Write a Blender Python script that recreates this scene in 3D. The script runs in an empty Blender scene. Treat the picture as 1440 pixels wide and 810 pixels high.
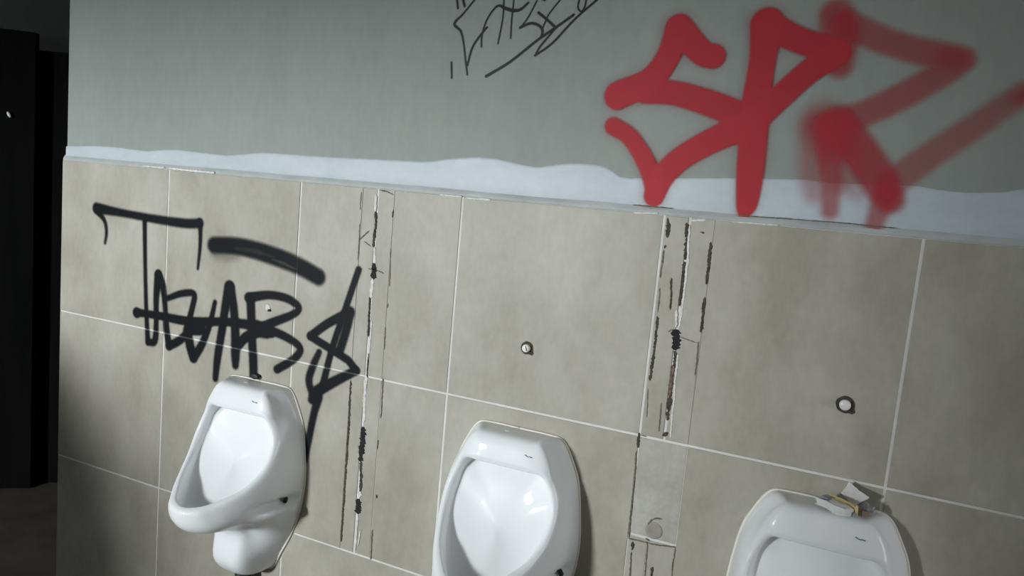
import bpy, bmesh, math, random
import numpy as np
from mathutils import Vector, Matrix, noise

random.seed(7)
C = bpy.context.scene.collection
SC = bpy.context.scene

# ------------------------------------------------------------------ camera
cam_data = bpy.data.cameras.new('camera')
cam_data.sensor_width = 36.0
cam_data.lens = 1032.4 / 1440 * 36
cam_data.clip_start = 0.02
cam = bpy.data.objects.new('camera', cam_data)
C.objects.link(cam)
cam.matrix_world = Matrix(((0.90724, -0.13019, 0.39995, 1.673),
                           (0.41095, 0.07173, -0.90883, -1.4431),
                           (0.08963, 0.98889, 0.11858, 1.4807),
                           (0, 0, 0, 1)))
SC.camera = cam

# ------------------------------------------------------------------ world, light, exposure
world = bpy.data.worlds.new('world')
SC.world = world
world.use_nodes = True
bg = world.node_tree.nodes['Background']
bg.inputs[0].default_value = (0.75, 0.86, 1.0, 1)
bg.inputs[1].default_value = 0.7

def area_light(name, loc, target, sx, sy, power, col):
    l = bpy.data.lights.new(name, 'AREA')
    l.shape = 'RECTANGLE'
    l.size, l.size_y = sx, sy
    l.energy = power
    l.color = col
    o = bpy.data.objects.new(name, l)
    C.objects.link(o)
    o.location = loc
    o.rotation_euler = (Vector(target) - Vector(loc)).to_track_quat('-Z', 'Z').to_euler()
    return o
# daylight coming in through the window of the wall behind the photographer
area_light('window_daylight', (-1.3, -4.6, 1.50), (0.5, 0.0, 1.1), 0.45, 0.45, 235, (0.93, 0.98, 1.0))
# weak fill lamp added at the far right to brighten the urinals' right sides
area_light('side_fill_light', (4.5, -0.75, 1.45), (0.6, -0.25, 0.9), 0.9, 0.9, 20, (0.97, 0.98, 1.0))

vs = SC.view_settings
vs.view_transform = 'Standard'
vs.look = 'None'
vs.gamma = 1.0
vs.use_curve_mapping = False
vs.exposure = 0.0
SC.cycles.diffuse_bounces = 8
SC.cycles.max_bounces = 14

# ------------------------------------------------------------------ helpers
def obj(name, bm, mat, parent=None, smooth=False):
    me = bpy.data.meshes.new(name)
    bm.to_mesh(me)
    bm.free()
    return link(name, me, mat, parent, smooth)

def link(name, me, mat, parent=None, smooth=False):
    if mat:
        me.materials.append(mat)
    if smooth:
        for p in me.polygons:
            p.use_smooth = True
    o = bpy.data.objects.new(name, me)
    C.objects.link(o)
    if parent:
        o.parent = parent
    return o

def empty(name, loc, label, cat, group=None):
    o = bpy.data.objects.new(name, None)
    o.empty_display_size = 0.05
    C.objects.link(o)
    o.location = loc
    tag(o, label, cat, group)
    return o

def tag(o, label, cat, group=None):
    o['label'] = label
    o['category'] = cat
    if group:
        o['group'] = group
    return o

def struct(o, label=None):
    o['kind'] = 'structure'
    if label:
        o['label'] = label
    return o

def box(bm, x0, x1, y0, y1, z0, z1):
    v = [bm.verts.new((x, y, z)) for x in (x0, x1) for y in (y0, y1) for z in (z0, z1)]
    for f in ((0, 1, 3, 2), (4, 6, 7, 5), (0, 4, 5, 1), (2, 3, 7, 6), (0, 2, 6, 4), (1, 5, 7, 3)):
        bm.faces.new([v[i] for i in f])

def box_obj(name, x0, x1, y0, y1, z0, z1, mat, parent=None, bevel=0):
    bm = bmesh.new()
    box(bm, x0, x1, y0, y1, z0, z1)
    if bevel:
        bmesh.ops.bevel(bm, geom=bm.edges[:], offset=bevel, segments=2, affect='EDGES', profile=0.6)
    return obj(name, bm, mat, parent)

def lathe(bm, prof, n=20, mtx=None):
    """prof: (radius, height) pairs revolved round local z"""
    rings = []
    for r, h in prof:
        if r < 1e-6:
            rings.append([bm.verts.new((0, 0, h))])
        else:
            rings.append([bm.verts.new((r * math.cos(2 * math.pi * i / n), r * math.sin(2 * math.pi * i / n), h)) for i in range(n)])
    for a, b in zip(rings, rings[1:]):
        for i in range(n):
            j = (i + 1) % n
            if len(a) == 1 and len(b) == 1:
                continue
            if len(a) == 1:
                bm.faces.new((a[0], b[i], b[j]))
            elif len(b) == 1:
                bm.faces.new((a[i], b[0], a[j]))
            else:
                bm.faces.new((a[i], b[i], b[j], a[j]))
    bmesh.ops.recalc_face_normals(bm, faces=bm.faces[:])
    if mtx is not None:
        bmesh.ops.transform(bm, matrix=mtx, verts=bm.verts[:])

def tube(bm, pts, r, n=8):
    pts = [Vector(p) for p in pts]
    rings = []
    for i, p in enumerate(pts):
        t = (pts[min(i + 1, len(pts) - 1)] - pts[max(i - 1, 0)]).normalized()
        ref = Vector((0, 1, 0)) if abs(t.y) < 0.9 else Vector((1, 0, 0))
        u = t.cross(ref).normalized()
        w = t.cross(u)
        rings.append([bm.verts.new(p + r * (math.cos(2 * math.pi * k / n) * u + math.sin(2 * math.pi * k / n) * w)) for k in range(n)])
    for a, b in zip(rings, rings[1:]):
        for k in range(n):
            bm.faces.new((a[k], b[k], b[(k + 1) % n], a[(k + 1) % n]))
    bm.faces.new(rings[0][::-1])
    bm.faces.new(rings[-1])
    bmesh.ops.recalc_face_normals(bm, faces=bm.faces[:])

# ------------------------------------------------------------------ materials
def new_mat(name):
    m = bpy.data.materials.new(name)
    m.use_nodes = True
    nt = m.node_tree
    return m, nt, nt.nodes['Principled BSDF']

def nd(nt, typ, **kw):
    n = nt.nodes.new(typ)
    for k, v in kw.items():
        if hasattr(n, k):
            setattr(n, k, v)
        else:
            n.inputs[k].default_value = v
    return n

def mottled(name, c1, c2, rough, scale=6, detail=5, bump=0.0, bump_scale=60, stretch=(1, 1, 1), per_object=True,
            fine=None, rough_var=0.0, spec=0.5):
    m, nt, p = new_mat(name)
    L = nt.links.new
    tc = nd(nt, 'ShaderNodeTexCoord')
    mp = nd(nt, 'ShaderNodeMapping')
    mp.inputs['Scale'].default_value = stretch
    L(tc.outputs['Object'], mp.inputs['Vector'])
    if per_object:
        oi = nd(nt, 'ShaderNodeObjectInfo')
        mu = nd(nt, 'ShaderNodeMath', operation='MULTIPLY')
        mu.inputs[1].default_value = 37.0
        L(oi.outputs['Random'], mu.inputs[0])
        L(mu.outputs[0], mp.inputs['Location'])
    no = nd(nt, 'ShaderNodeTexNoise')
    no.inputs['Scale'].default_value = scale
    no.inputs['Detail'].default_value = detail
    no.inputs['Roughness'].default_value = 0.55
    L(mp.outputs[0], no.inputs['Vector'])
    rp = nd(nt, 'ShaderNodeValToRGB')
    rp.color_ramp.elements[0].position = 0.32
    rp.color_ramp.elements[1].position = 0.68
    rp.color_ramp.elements[0].color = (*c1, 1)
    rp.color_ramp.elements[1].color = (*c2, 1)
    L(no.outputs['Fac'], rp.inputs[0])
    out = rp.outputs[0]
    if fine:
        n2 = nd(nt, 'ShaderNodeTexNoise')
        n2.inputs['Scale'].default_value = fine[0]
        n2.inputs['Detail'].default_value = 6
        L(mp.outputs[0], n2.inputs['Vector'])
        mr = nd(nt, 'ShaderNodeMapRange')
        mr.inputs[1].default_value = 0.3
        mr.inputs[2].default_value = 0.7
        mr.inputs[3].default_value = 1 - fine[1]
        mr.inputs[4].default_value = 1 + fine[1]
        L(n2.outputs['Fac'], mr.inputs[0])
        vm = nd(nt, 'ShaderNodeVectorMath', operation='SCALE')
        L(out, vm.inputs[0])
        L(mr.outputs[0], vm.inputs['Scale'])
        out = vm.outputs[0]
    L(out, p.inputs['Base Color'])
    p.inputs['Roughness'].default_value = rough
    p.inputs['Specular IOR Level'].default_value = spec
    if rough_var:
        mr = nd(nt, 'ShaderNodeMapRange')
        mr.inputs[3].default_value = rough - rough_var
        mr.inputs[4].default_value = rough + rough_var
        L(no.outputs['Fac'], mr.inputs[0])
        L(mr.outputs[0], p.inputs['Roughness'])
    if bump:
        nb = nd(nt, 'ShaderNodeTexNoise')
        nb.inputs['Scale'].default_value = bump_scale
        nb.inputs['Detail'].default_value = 4
        L(tc.outputs['Object'], nb.inputs['Vector'])
        bp = nd(nt, 'ShaderNodeBump')
        bp.inputs['Strength'].default_value = bump
        bp.inputs['Distance'].default_value = 0.002
        L(nb.outputs['Fac'], bp.inputs['Height'])
        L(bp.outputs[0], p.inputs['Normal'])
    return m

def plain(name, col, rough=0.5, metal=0.0, coat=0.0, bump=0.0, scale=40, spec=0.5):
    m, nt, p = new_mat(name)
    L = nt.links.new
    tc = nd(nt, 'ShaderNodeTexCoord')
    no = nd(nt, 'ShaderNodeTexNoise')
    no.inputs['Scale'].default_value = scale
    L(tc.outputs['Object'], no.inputs['Vector'])
    mr = nd(nt, 'ShaderNodeMapRange')
    mr.inputs[3].default_value = 0.93
    mr.inputs[4].default_value = 1.07
    L(no.outputs['Fac'], mr.inputs[0])
    vm = nd(nt, 'ShaderNodeVectorMath', operation='SCALE')
    vm.inputs[0].default_value = col
    L(mr.outputs[0], vm.inputs['Scale'])
    L(vm.outputs[0], p.inputs['Base Color'])
    p.inputs['Roughness'].default_value = rough
    p.inputs['Metallic'].default_value = metal
    p.inputs['Specular IOR Level'].default_value = spec
    p.inputs['Coat Weight'].default_value = coat
    p.inputs['Coat Roughness'].default_value = 0.045
    if bump:
        bp = nd(nt, 'ShaderNodeBump')
        bp.inputs['Strength'].default_value = bump
        bp.inputs['Distance'].default_value = 0.002
        L(no.outputs['Fac'], bp.inputs['Height'])
        L(bp.outputs[0], p.inputs['Normal'])
    return m

def paint_mat(name, col, rough, grain, spec=0.25):
    m, nt, p = new_mat(name)
    L = nt.links.new
    p.inputs['Base Color'].default_value = (*col, 1)
    p.inputs['Roughness'].default_value = rough
    p.inputs['Specular IOR Level'].default_value = spec
    at = nd(nt, 'ShaderNodeAttribute', attribute_name='paint')
    tc = nd(nt, 'ShaderNodeTexCoord')
    no = nd(nt, 'ShaderNodeTexNoise')
    no.inputs['Scale'].default_value = 260
    no.inputs['Detail'].default_value = 3
    L(tc.outputs['Object'], no.inputs['Vector'])
    # speckle strongest where the coat is thin
    sub = nd(nt, 'ShaderNodeMath', operation='SUBTRACT')
    L(no.outputs['Fac'], sub.inputs[0])
    sub.inputs[1].default_value = 0.5
    inv = nd(nt, 'ShaderNodeMath', operation='SUBTRACT')
    inv.inputs[0].default_value = 1.0
    L(at.outputs['Fac'], inv.inputs[1])
    m1 = nd(nt, 'ShaderNodeMath', operation='MULTIPLY')
    L(inv.outputs[0], m1.inputs[0])
    L(at.outputs['Fac'], m1.inputs[1])
    m2 = nd(nt, 'ShaderNodeMath', operation='MULTIPLY')
    L(m1.outputs[0], m2.inputs[0])
    L(sub.outputs[0], m2.inputs[1])
    m3 = nd(nt, 'ShaderNodeMath', operation='MULTIPLY_ADD', use_clamp=True)
    L(m2.outputs[0], m3.inputs[0])
    m3.inputs[1].default_value = grain
    L(at.outputs['Fac'], m3.inputs[2])
    L(m3.outputs[0], p.inputs['Alpha'])
    return m

M_plaster = mottled('grey_green_plaster', (0.278, 0.303, 0.281), (0.312, 0.337, 0.312), 0.62, 3.2, 6, 0.25, 90, (1.6, 1, 0.5), False, (40, 0.03), spec=0.3)
M_skim = mottled('pale_skim_coat', (0.45, 0.505, 0.535), (0.52, 0.575, 0.605), 0.5, 6, 5, 0.3, 40, (1, 1, 2), False, (50, 0.03))
M_joint = mottled('grey_filler', (0.36, 0.38, 0.37), (0.47, 0.49, 0.48), 0.6, 14, 5, 0.4, 70, (1, 1, 3), False)
M_tile = mottled('beige_stone_tile', (0.330, 0.310, 0.255), (0.450, 0.430, 0.374), 0.5, 5.0, 7, 0.05, 120, (1.5, 1, 0.9), True, (55, 0.045), 0.05, 0.35)
M_grout = mottled('pale_grout', (0.62, 0.62, 0.58), (0.74, 0.74, 0.70), 0.75, 18, 4, 0.5, 200, per_object=False)
M_cement = mottled('pale_cement_patch', (0.36, 0.345, 0.30), (0.475, 0.46, 0.415), 0.7, 11, 7, 0.4, 70, per_object=False, fine=(90, 0.05))
M_crack = mottled('dark_crack_and_shade', (0.030, 0.026, 0.020), (0.085, 0.072, 0.055), 0.9, 120, 3, per_object=False)
M_faint = mottled('faint_crack_and_shade_brown', (0.10, 0.088, 0.066), (0.20, 0.18, 0.145), 0.9, 120, 3, per_object=False)
M_black = plain('black_hole', (0.006, 0.006, 0.005), 0.8)
M_filler_and_glint = mottled('white_filler_and_glint', (0.55, 0.54, 0.50), (0.75, 0.74, 0.70), 0.7, 90, 3, per_object=False)
M_rust = mottled('brown_stain', (0.09, 0.06, 0.045), (0.25, 0.18, 0.13), 0.8, 150, 3, per_object=False)
M_ceramic = plain('white_ceramic', (0.83, 0.842, 0.85), 0.42, 0, 0.35, 0, 8, 0.2)
M_sealant = plain('aged_sealant', (0.80, 0.78, 0.70), 0.5)
M_plastic = plain('white_plastic_and_glint', (0.80, 0.80, 0.76), 0.35)
M_rubber = plain('black_rubber', (0.012, 0.013, 0.014), 0.6)
M_mark = plain('grey_print', (0.22, 0.25, 0.27), 0.5)
M_markblue = plain('blue_print', (0.13, 0.22, 0.30), 0.5)
M_chrome = plain('dull_chrome', (0.35, 0.36, 0.36), 0.3, 1.0)
M_floor = mottled('brown_grey_floor', (0.050, 0.044, 0.033), (0.075, 0.068, 0.052), 0.6, 9, 5, per_object=True)
M_white_wall = mottled('off_white_wall', (0.76, 0.76, 0.75), (0.80, 0.80, 0.79), 0.7, 3, 4, per_object=False)
M_ceiling = mottled('grey_ceiling', (0.70, 0.70, 0.70), (0.74, 0.74, 0.74), 0.8, 3, 4, per_object=False)
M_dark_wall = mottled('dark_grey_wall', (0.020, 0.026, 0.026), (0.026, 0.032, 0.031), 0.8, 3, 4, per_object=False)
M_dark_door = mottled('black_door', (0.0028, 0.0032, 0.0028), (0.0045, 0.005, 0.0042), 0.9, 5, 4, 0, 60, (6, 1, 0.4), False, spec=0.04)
M_frame = plain('white_window_frame', (0.7, 0.7, 0.7), 0.4)
M_card_white = plain('white_card', (0.72, 0.72, 0.70), 0.6, bump=0.3, scale=90)
M_card_yellow = plain('yellowed_card_edge', (0.62, 0.52, 0.26), 0.6)
M_card_grey = plain('grey_print_panel', (0.30, 0.31, 0.36), 0.6)
M_foil = plain('silver_foil', (0.45, 0.46, 0.47), 0.35, 0.7, bump=0.5, scale=120)
M_inside = plain('brown_card_inside', (0.20, 0.16, 0.12), 0.8)
P_black = paint_mat('black_spray_paint', (0.0065, 0.0078, 0.0098), 0.5, 1.2, 0.10)
P_red = paint_mat('red_spray_paint', (0.43, 0.026, 0.036), 0.6, 0.0)
P_pen = paint_mat('black_marker_ink', (0.012, 0.012, 0.010), 0.5, 2.0)

# ------------------------------------------------------------------ data measured on the wall plane (metres: x along the wall, z above the floor)
# a stroke = ([(x, z, width), ...], opacity, edge softness, smooth)
BLACK_TAG = [([(-0.2831,1.3507,0.0311),(-0.1795,1.3463,0.0213),(-0.044,1.3411,0.0222),(0.0651,1.3399,0.0248),(0.1205,1.3451,0.0244)],1,0.011,1),
  ([(-0.283,1.3454,0.022),(-0.2489,1.3183,0.0127),(-0.239,1.2869,0.0109),(-0.2434,1.2546,0.0082)],0.95,0.0096,1),
  ([(0.1193,1.3492,0.0195),(0.1236,1.3216,0.013),(0.124,1.2795,0.0106),(0.1193,1.2238,0.0074)],1,0.0086,1),
  ([(-0.0869,1.3407,0.0156),(-0.0794,1.2131,0.0131),(-0.0698,1.088,0.0141),(-0.0595,0.9934,0.0177)],1,0.0093,1),
  ([(-0.0575,0.9953,0.0194),(-0.0329,1.0023,0.021),(-0.0291,1.0567,0.0174),(-0.0321,1.1231,0.0208),(-0.0268,1.1864,0.0293)],1,0.009,1),
  ([(-0.027,1.19,0.0275),(-0.0072,1.1559,0.0223),(0.0036,1.0986,0.0172),(0.01,1.0478,0.0224),(0.0225,0.9964,0.0207)],1,0.009,1),
  ([(0.0225,0.9964,0.0242),(0.0615,1.019,0.0238),(0.0993,1.0507,0.0235)],1,0.0088,1),
  ([(0.0122,1.1292,0.0154),(0.0649,1.1495,0.0185),(0.1086,1.1532,0.0182),(0.1039,1.113,0.0183),(0.0873,1.0561,0.0202)],1,0.0088,1),
  ([(-0.1069,1.0714,0.0303),(-0.0838,1.0733,0.0212),(-0.0116,1.0757,0.0225),(0.0979,1.0773,0.0251),(0.2297,1.0958,0.0225),(0.3201,1.0991,0.0265),(0.382,1.0915,0.0276)],1,0.0081,1),
  ([(0.1038,1.0586,0.0369),(0.1374,1.0638,0.0365)],1,0.0087,1),
  ([(0.3337,1.0943,0.0435),(0.3645,1.0922,0.0385)],1,0.0104,1),
  ([(0.0896,1.0492,0.0303),(0.1014,1.0109,0.0303),(0.1147,0.9802,0.0286)],1,0.01,1),
  ([(0.1166,0.9806,0.0269),(0.1444,1.0216,0.0232),(0.1699,1.0796,0.018),(0.1852,1.1423,0.013)],1,0.0086,1),
  ([(0.1977,0.9368,0.0181),(0.2027,0.9989,0.0245),(0.2144,1.0722,0.0259),(0.2227,1.137,0.0273),(0.2335,1.1889,0.035)],1,0.0096,1),
  ([(0.2354,1.1878,0.0318),(0.2513,1.1341,0.027),(0.2605,1.0724,0.0287),(0.2638,1.0165,0.0288),(0.2657,0.9849,0.0209)],1,0.0108,1),
  ([(0.27,1.0352,0.0239),(0.2954,1.0639,0.0268),(0.3343,1.084,0.0265)],1,0.0081,1),
  ([(0.3068,1.1697,0.028),(0.3167,1.0812,0.0266),(0.3263,0.9991,0.0267),(0.3291,0.954,0.0252)],1,0.0094,1),
  ([(0.2997,1.1701,0.0265),(0.3671,1.1861,0.0214),(0.427,1.1849,0.0209),(0.4633,1.1679,0.0193),(0.4464,1.1474,0.0194),(0.3887,1.1198,0.0229),(0.338,1.0949,0.0264)],1,0.0081,1),
  ([(0.3641,1.099,0.0231),(0.4337,1.0861,0.0211),(0.4754,1.0658,0.0194),(0.4583,1.0359,0.021),(0.4053,0.9992,0.0215)],1,0.0081,1),
  ([(0.6176,1.177,0.0253),(0.5573,1.142,0.0216),(0.5075,1.1032,0.022)],1,0.0076,1),
  ([(0.5044,1.1014,0.0206),(0.5658,1.0809,0.0202),(0.6227,1.061,0.0199),(0.6492,1.0395,0.0197)],1,0.0074,0),
  ([(0.6477,1.0393,0.0212),(0.5953,1.0067,0.0245),(0.5339,0.965,0.0295),(0.5207,0.9422,0.0223)],1,0.0088,1),
  ([(0.6362,1.2836,0.0166),(0.5991,1.1646,0.017),(0.5737,1.0822,0.0173),(0.5525,0.9887,0.019)],1,0.0076,1),
  ([(0.6197,1.1793,0.0267),(0.6097,1.1273,0.0241),(0.5961,1.0794,0.0243)],0.95,0.0096,1),
  ([(0.5347,1.0657,0.0161),(0.5152,1.0188,0.0207),(0.5094,0.9841,0.0208),(0.5315,0.9409,0.0192)],0.95,0.0088,1),
  ([(0.5413,0.953,0.0251),(0.5299,0.9067,0.0208),(0.5195,0.8429,0.0195),(0.5105,0.7822,0.0182)],0.97,0.0092,1),
  ([(0.4853,0.8042,0.0305),(0.494,0.8013,0.0304)],0.95,0.0136,1),
  ([(0.1722,1.2931,0.0418),(0.2452,1.2982,0.0439),(0.3078,1.2955,0.0446),(0.395,1.2837,0.0449),(0.4629,1.2692,0.0425),(0.5195,1.2512,0.0404)],0.96,0.0152,1),
  ([(0.2502,1.2912,0.0063),(0.2903,1.2929,0.0124),(0.3344,1.2903,0.0107),(0.3779,1.2838,0.0045)],-0.2,0.0102,1),  # this and the next stroke: sheen on the dash, drawn by thinning the paint
  ([(0.3715,1.2777,0.0038),(0.3999,1.2737,0.0082),(0.4341,1.2657,0.0067),(0.4509,1.2625,0.0029)],-0.3,0.0056,1),
  ([(0.1735,1.2695,0.0129),(0.2198,1.2678,0.0159),(0.256,1.2692,0.0078)],0.35,0.0353,1)]
RED_TAG = [([(1.4059,1.7829,0.0453),(1.382,1.7913,0.0458),(1.3341,1.836,0.0511)],0.97,0.007,1),
  ([(1.3343,1.8342,0.0499),(1.3187,1.7797,0.0471),(1.2874,1.7356,0.0504),(1.2283,1.7064,0.0567)],0.97,0.0074,1),
  ([(1.2836,1.7149,0.0458),(1.3413,1.7133,0.0458),(1.4136,1.695,0.048),(1.4784,1.6716,0.0501)],0.9,0.0078,1),
  ([(1.4856,1.6578,0.0534),(1.4325,1.6327,0.048),(1.373,1.5947,0.0459),(1.3384,1.5569,0.0456),(1.3231,1.5138,0.0401)],0.94,0.0073,1),
  ([(1.2242,1.6459,0.0348),(1.2592,1.6274,0.0344),(1.2916,1.59,0.0366),(1.3148,1.5493,0.0376),(1.3235,1.5108,0.0304)],0.92,0.0073,1),
  ([(1.4956,1.8407,0.0595),(1.4957,1.775,0.0469),(1.4938,1.7029,0.0507),(1.4959,1.6414,0.0511),(1.4988,1.5735,0.0492),(1.5003,1.5164,0.0394),(1.4974,1.4989,0.0226)],0.95,0.0068,1),
  ([(1.4974,1.4989,0.0226),(1.4985,1.4897,0.017)],0.95,0.0057,1),
  ([(1.5013,1.8379,0.0486),(1.5519,1.8132,0.0445),(1.6159,1.7928,0.0454)],0.93,0.0082,1),
  ([(1.6189,1.7891,0.0474),(1.5773,1.7567,0.0443),(1.538,1.7152,0.0453),(1.4952,1.6694,0.0498)],0.93,0.0077,1),
  ([(1.6103,1.855,0.0538),(1.6216,1.8181,0.0589),(1.6282,1.7679,0.0411)],0.62,0.0231,1),
  ([(1.6294,1.8416,0.0458),(1.6506,1.8299,0.0454),(1.6714,1.8203,0.045),(1.7019,1.8073,0.0445),(1.7265,1.7996,0.044),(1.7507,1.7929,0.0445),(1.7744,1.7869,0.0455),(1.7977,1.782,0.045),(1.8124,1.7786,0.0433),(1.7999,1.766,0.0451),(1.7712,1.7438,0.0458),(1.7417,1.7228,0.0466),(1.7155,1.7065,0.0473),(1.6886,1.6915,0.0465),(1.6609,1.6784,0.0462)],0.5,0.0174,0),
  ([(1.793,1.783,0.0332),(1.8149,1.7796,0.0329)],0.3,0.0282,1),
  ([(1.6144,1.6685,0.0629),(1.6331,1.6423,0.0626)],0.5,0.0522,1),
  ([(1.603,1.6572,0.0581),(1.6052,1.5806,0.0426),(1.6134,1.5369,0.0267)],0.3,0.032,1),
  ([(1.6234,1.6581,0.0523),(1.6334,1.6043,0.042),(1.6401,1.561,0.0347),(1.645,1.5119,0.0285)],0.5,0.019,1),
  ([(1.6371,1.6694,0.0571),(1.6781,1.623,0.059),(1.7168,1.572,0.0583),(1.7406,1.5391,0.0428)],0.66,0.0201,1),
  ([(1.73,1.5462,0.0405),(1.7192,1.4925,0.0287)],0.5,0.0174,1),
  ([(1.6523,1.6108,0.0572),(1.6598,1.5733,0.0468)],0.28,0.0364,1),
  ([(1.739,1.5682,0.0502),(1.7762,1.6076,0.0466),(1.8526,1.6754,0.0421),(1.9114,1.7292,0.0361)],0.4,0.018,1),
  ([(1.9072,1.7203,0.0199),(1.9127,1.7234,0.0199)],0.4,0.0226,1),
  ([(1.6676,1.5521,0.0208),(1.6888,1.5429,0.0206)],0.2,0.0309,1),
  ([(1.4059,1.7829,0.0553),(1.382,1.7913,0.0559),(1.3341,1.836,0.0623)],0.13,0.0315,1),
  ([(1.3343,1.8342,0.0609),(1.3187,1.7797,0.0575),(1.2874,1.7356,0.0615),(1.2283,1.7064,0.0692)],0.13,0.0333,1),
  ([(1.2836,1.7149,0.0559),(1.3413,1.7133,0.0559),(1.4136,1.695,0.0586),(1.4784,1.6716,0.0611)],0.13,0.0351,1),
  ([(1.4856,1.6578,0.0651),(1.4325,1.6327,0.0586),(1.373,1.5947,0.056),(1.3384,1.5569,0.0556),(1.3231,1.5138,0.0489)],0.13,0.0328,1),
  ([(1.2242,1.6459,0.0425),(1.2592,1.6274,0.042),(1.2916,1.59,0.0447),(1.3148,1.5493,0.0459),(1.3235,1.5108,0.0371)],0.13,0.0328,1),
  ([(1.4956,1.8407,0.0726),(1.4957,1.775,0.0572),(1.4938,1.7029,0.0619),(1.4959,1.6414,0.0623),(1.4988,1.5735,0.06),(1.5003,1.5164,0.0481),(1.4974,1.4989,0.0276)],0.13,0.0306,1),
  ([(1.4974,1.4989,0.0276),(1.4985,1.4897,0.0207)],0.13,0.0256,1),
  ([(1.5013,1.8379,0.0593),(1.5519,1.8132,0.0543),(1.6159,1.7928,0.0554)],0.13,0.0369,1)]
PEN_TAG = [([(0.8879,1.9022,0.0041),(0.8617,1.8724,0.0041),(0.8409,1.8509,0.006),(0.8579,1.835,0.0055),(0.8675,1.8098,0.0041),(0.8752,1.7752,0.0041),(0.883,1.7421,0.0041)],0.95,0.0014,1),
  ([(0.8811,1.7626,0.005),(0.8903,1.8004,0.005),(0.9093,1.8283,0.005),(0.9216,1.8421,0.0049)],0.95,0.0013,1),
  ([(0.9118,1.8019,0.0041),(0.911,1.8252,0.004),(0.9177,1.8529,0.004),(0.9298,1.8742,0.004),(0.9444,1.8867,0.0049),(0.9607,1.8812,0.0065),(0.9819,1.8756,0.0073),(0.9987,1.8789,0.0056),(1.0134,1.8911,0.0048)],0.95,0.0013,1),
  ([(0.956,1.9004,0.0035),(0.9574,1.8615,0.0035),(0.951,1.808,0.0036)],0.95,0.0013,1),
  ([(0.9795,1.8998,0.0035),(0.9785,1.8581,0.0035),(0.9796,1.8192,0.0035)],0.95,0.0013,1),
  ([(1.0326,1.8945,0.0034),(1.0172,1.8635,0.0034),(1.0023,1.8427,0.0035)],0.95,0.0013,1),
  ([(0.9998,1.8409,0.0056),(1.0221,1.849,0.0056),(1.0409,1.8452,0.0056),(1.051,1.8346,0.0055),(1.0501,1.8212,0.0055)],0.95,0.0013,1),
  ([(1.086,1.897,0.0033),(1.0634,1.8686,0.0034),(1.0553,1.851,0.0034),(1.0516,1.8391,0.0034)],0.95,0.0013,1),
  ([(1.0384,1.8706,0.0055),(1.058,1.8569,0.0055),(1.0795,1.8403,0.0055)],0.95,0.0012,1),
  ([(0.9292,1.7396,0.0067),(0.982,1.7696,0.0057),(1.0423,1.8152,0.0056),(1.0827,1.8417,0.0055),(1.1168,1.8647,0.0054)],0.95,0.0012,1),
  ([(1.0827,1.8417,0.0042),(1.0502,1.8032,0.0043),(1.0395,1.7836,0.0043)],0.95,0.0013,1),
  ([(1.0395,1.7836,0.0047),(1.0762,1.8091,0.0047),(1.12,1.8559,0.0045),(1.1649,1.8941,0.0044)],0.95,0.0012,1),
  ([(1.126,1.8959,0.0037),(1.1246,1.8791,0.0037),(1.1328,1.8708,0.0037),(1.1391,1.8803,0.0037),(1.1407,1.8947,0.0037)],0.95,0.0012,1),
  ([(0.841,1.7687,0.0046),(0.8448,1.7352,0.0047)],0.95,0.0014,1),
  ([(0.8424,1.9034,0.005),(0.8467,1.8837,0.005)],0.95,0.0014,1),
  ([(0.8571,1.903,0.0059),(0.8629,1.8874,0.0059)],0.95,0.0013,1),
  ([(1.0423,1.8976,0.0034),(1.0508,1.895,0.0034)],0.95,0.0013,1)]
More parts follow.
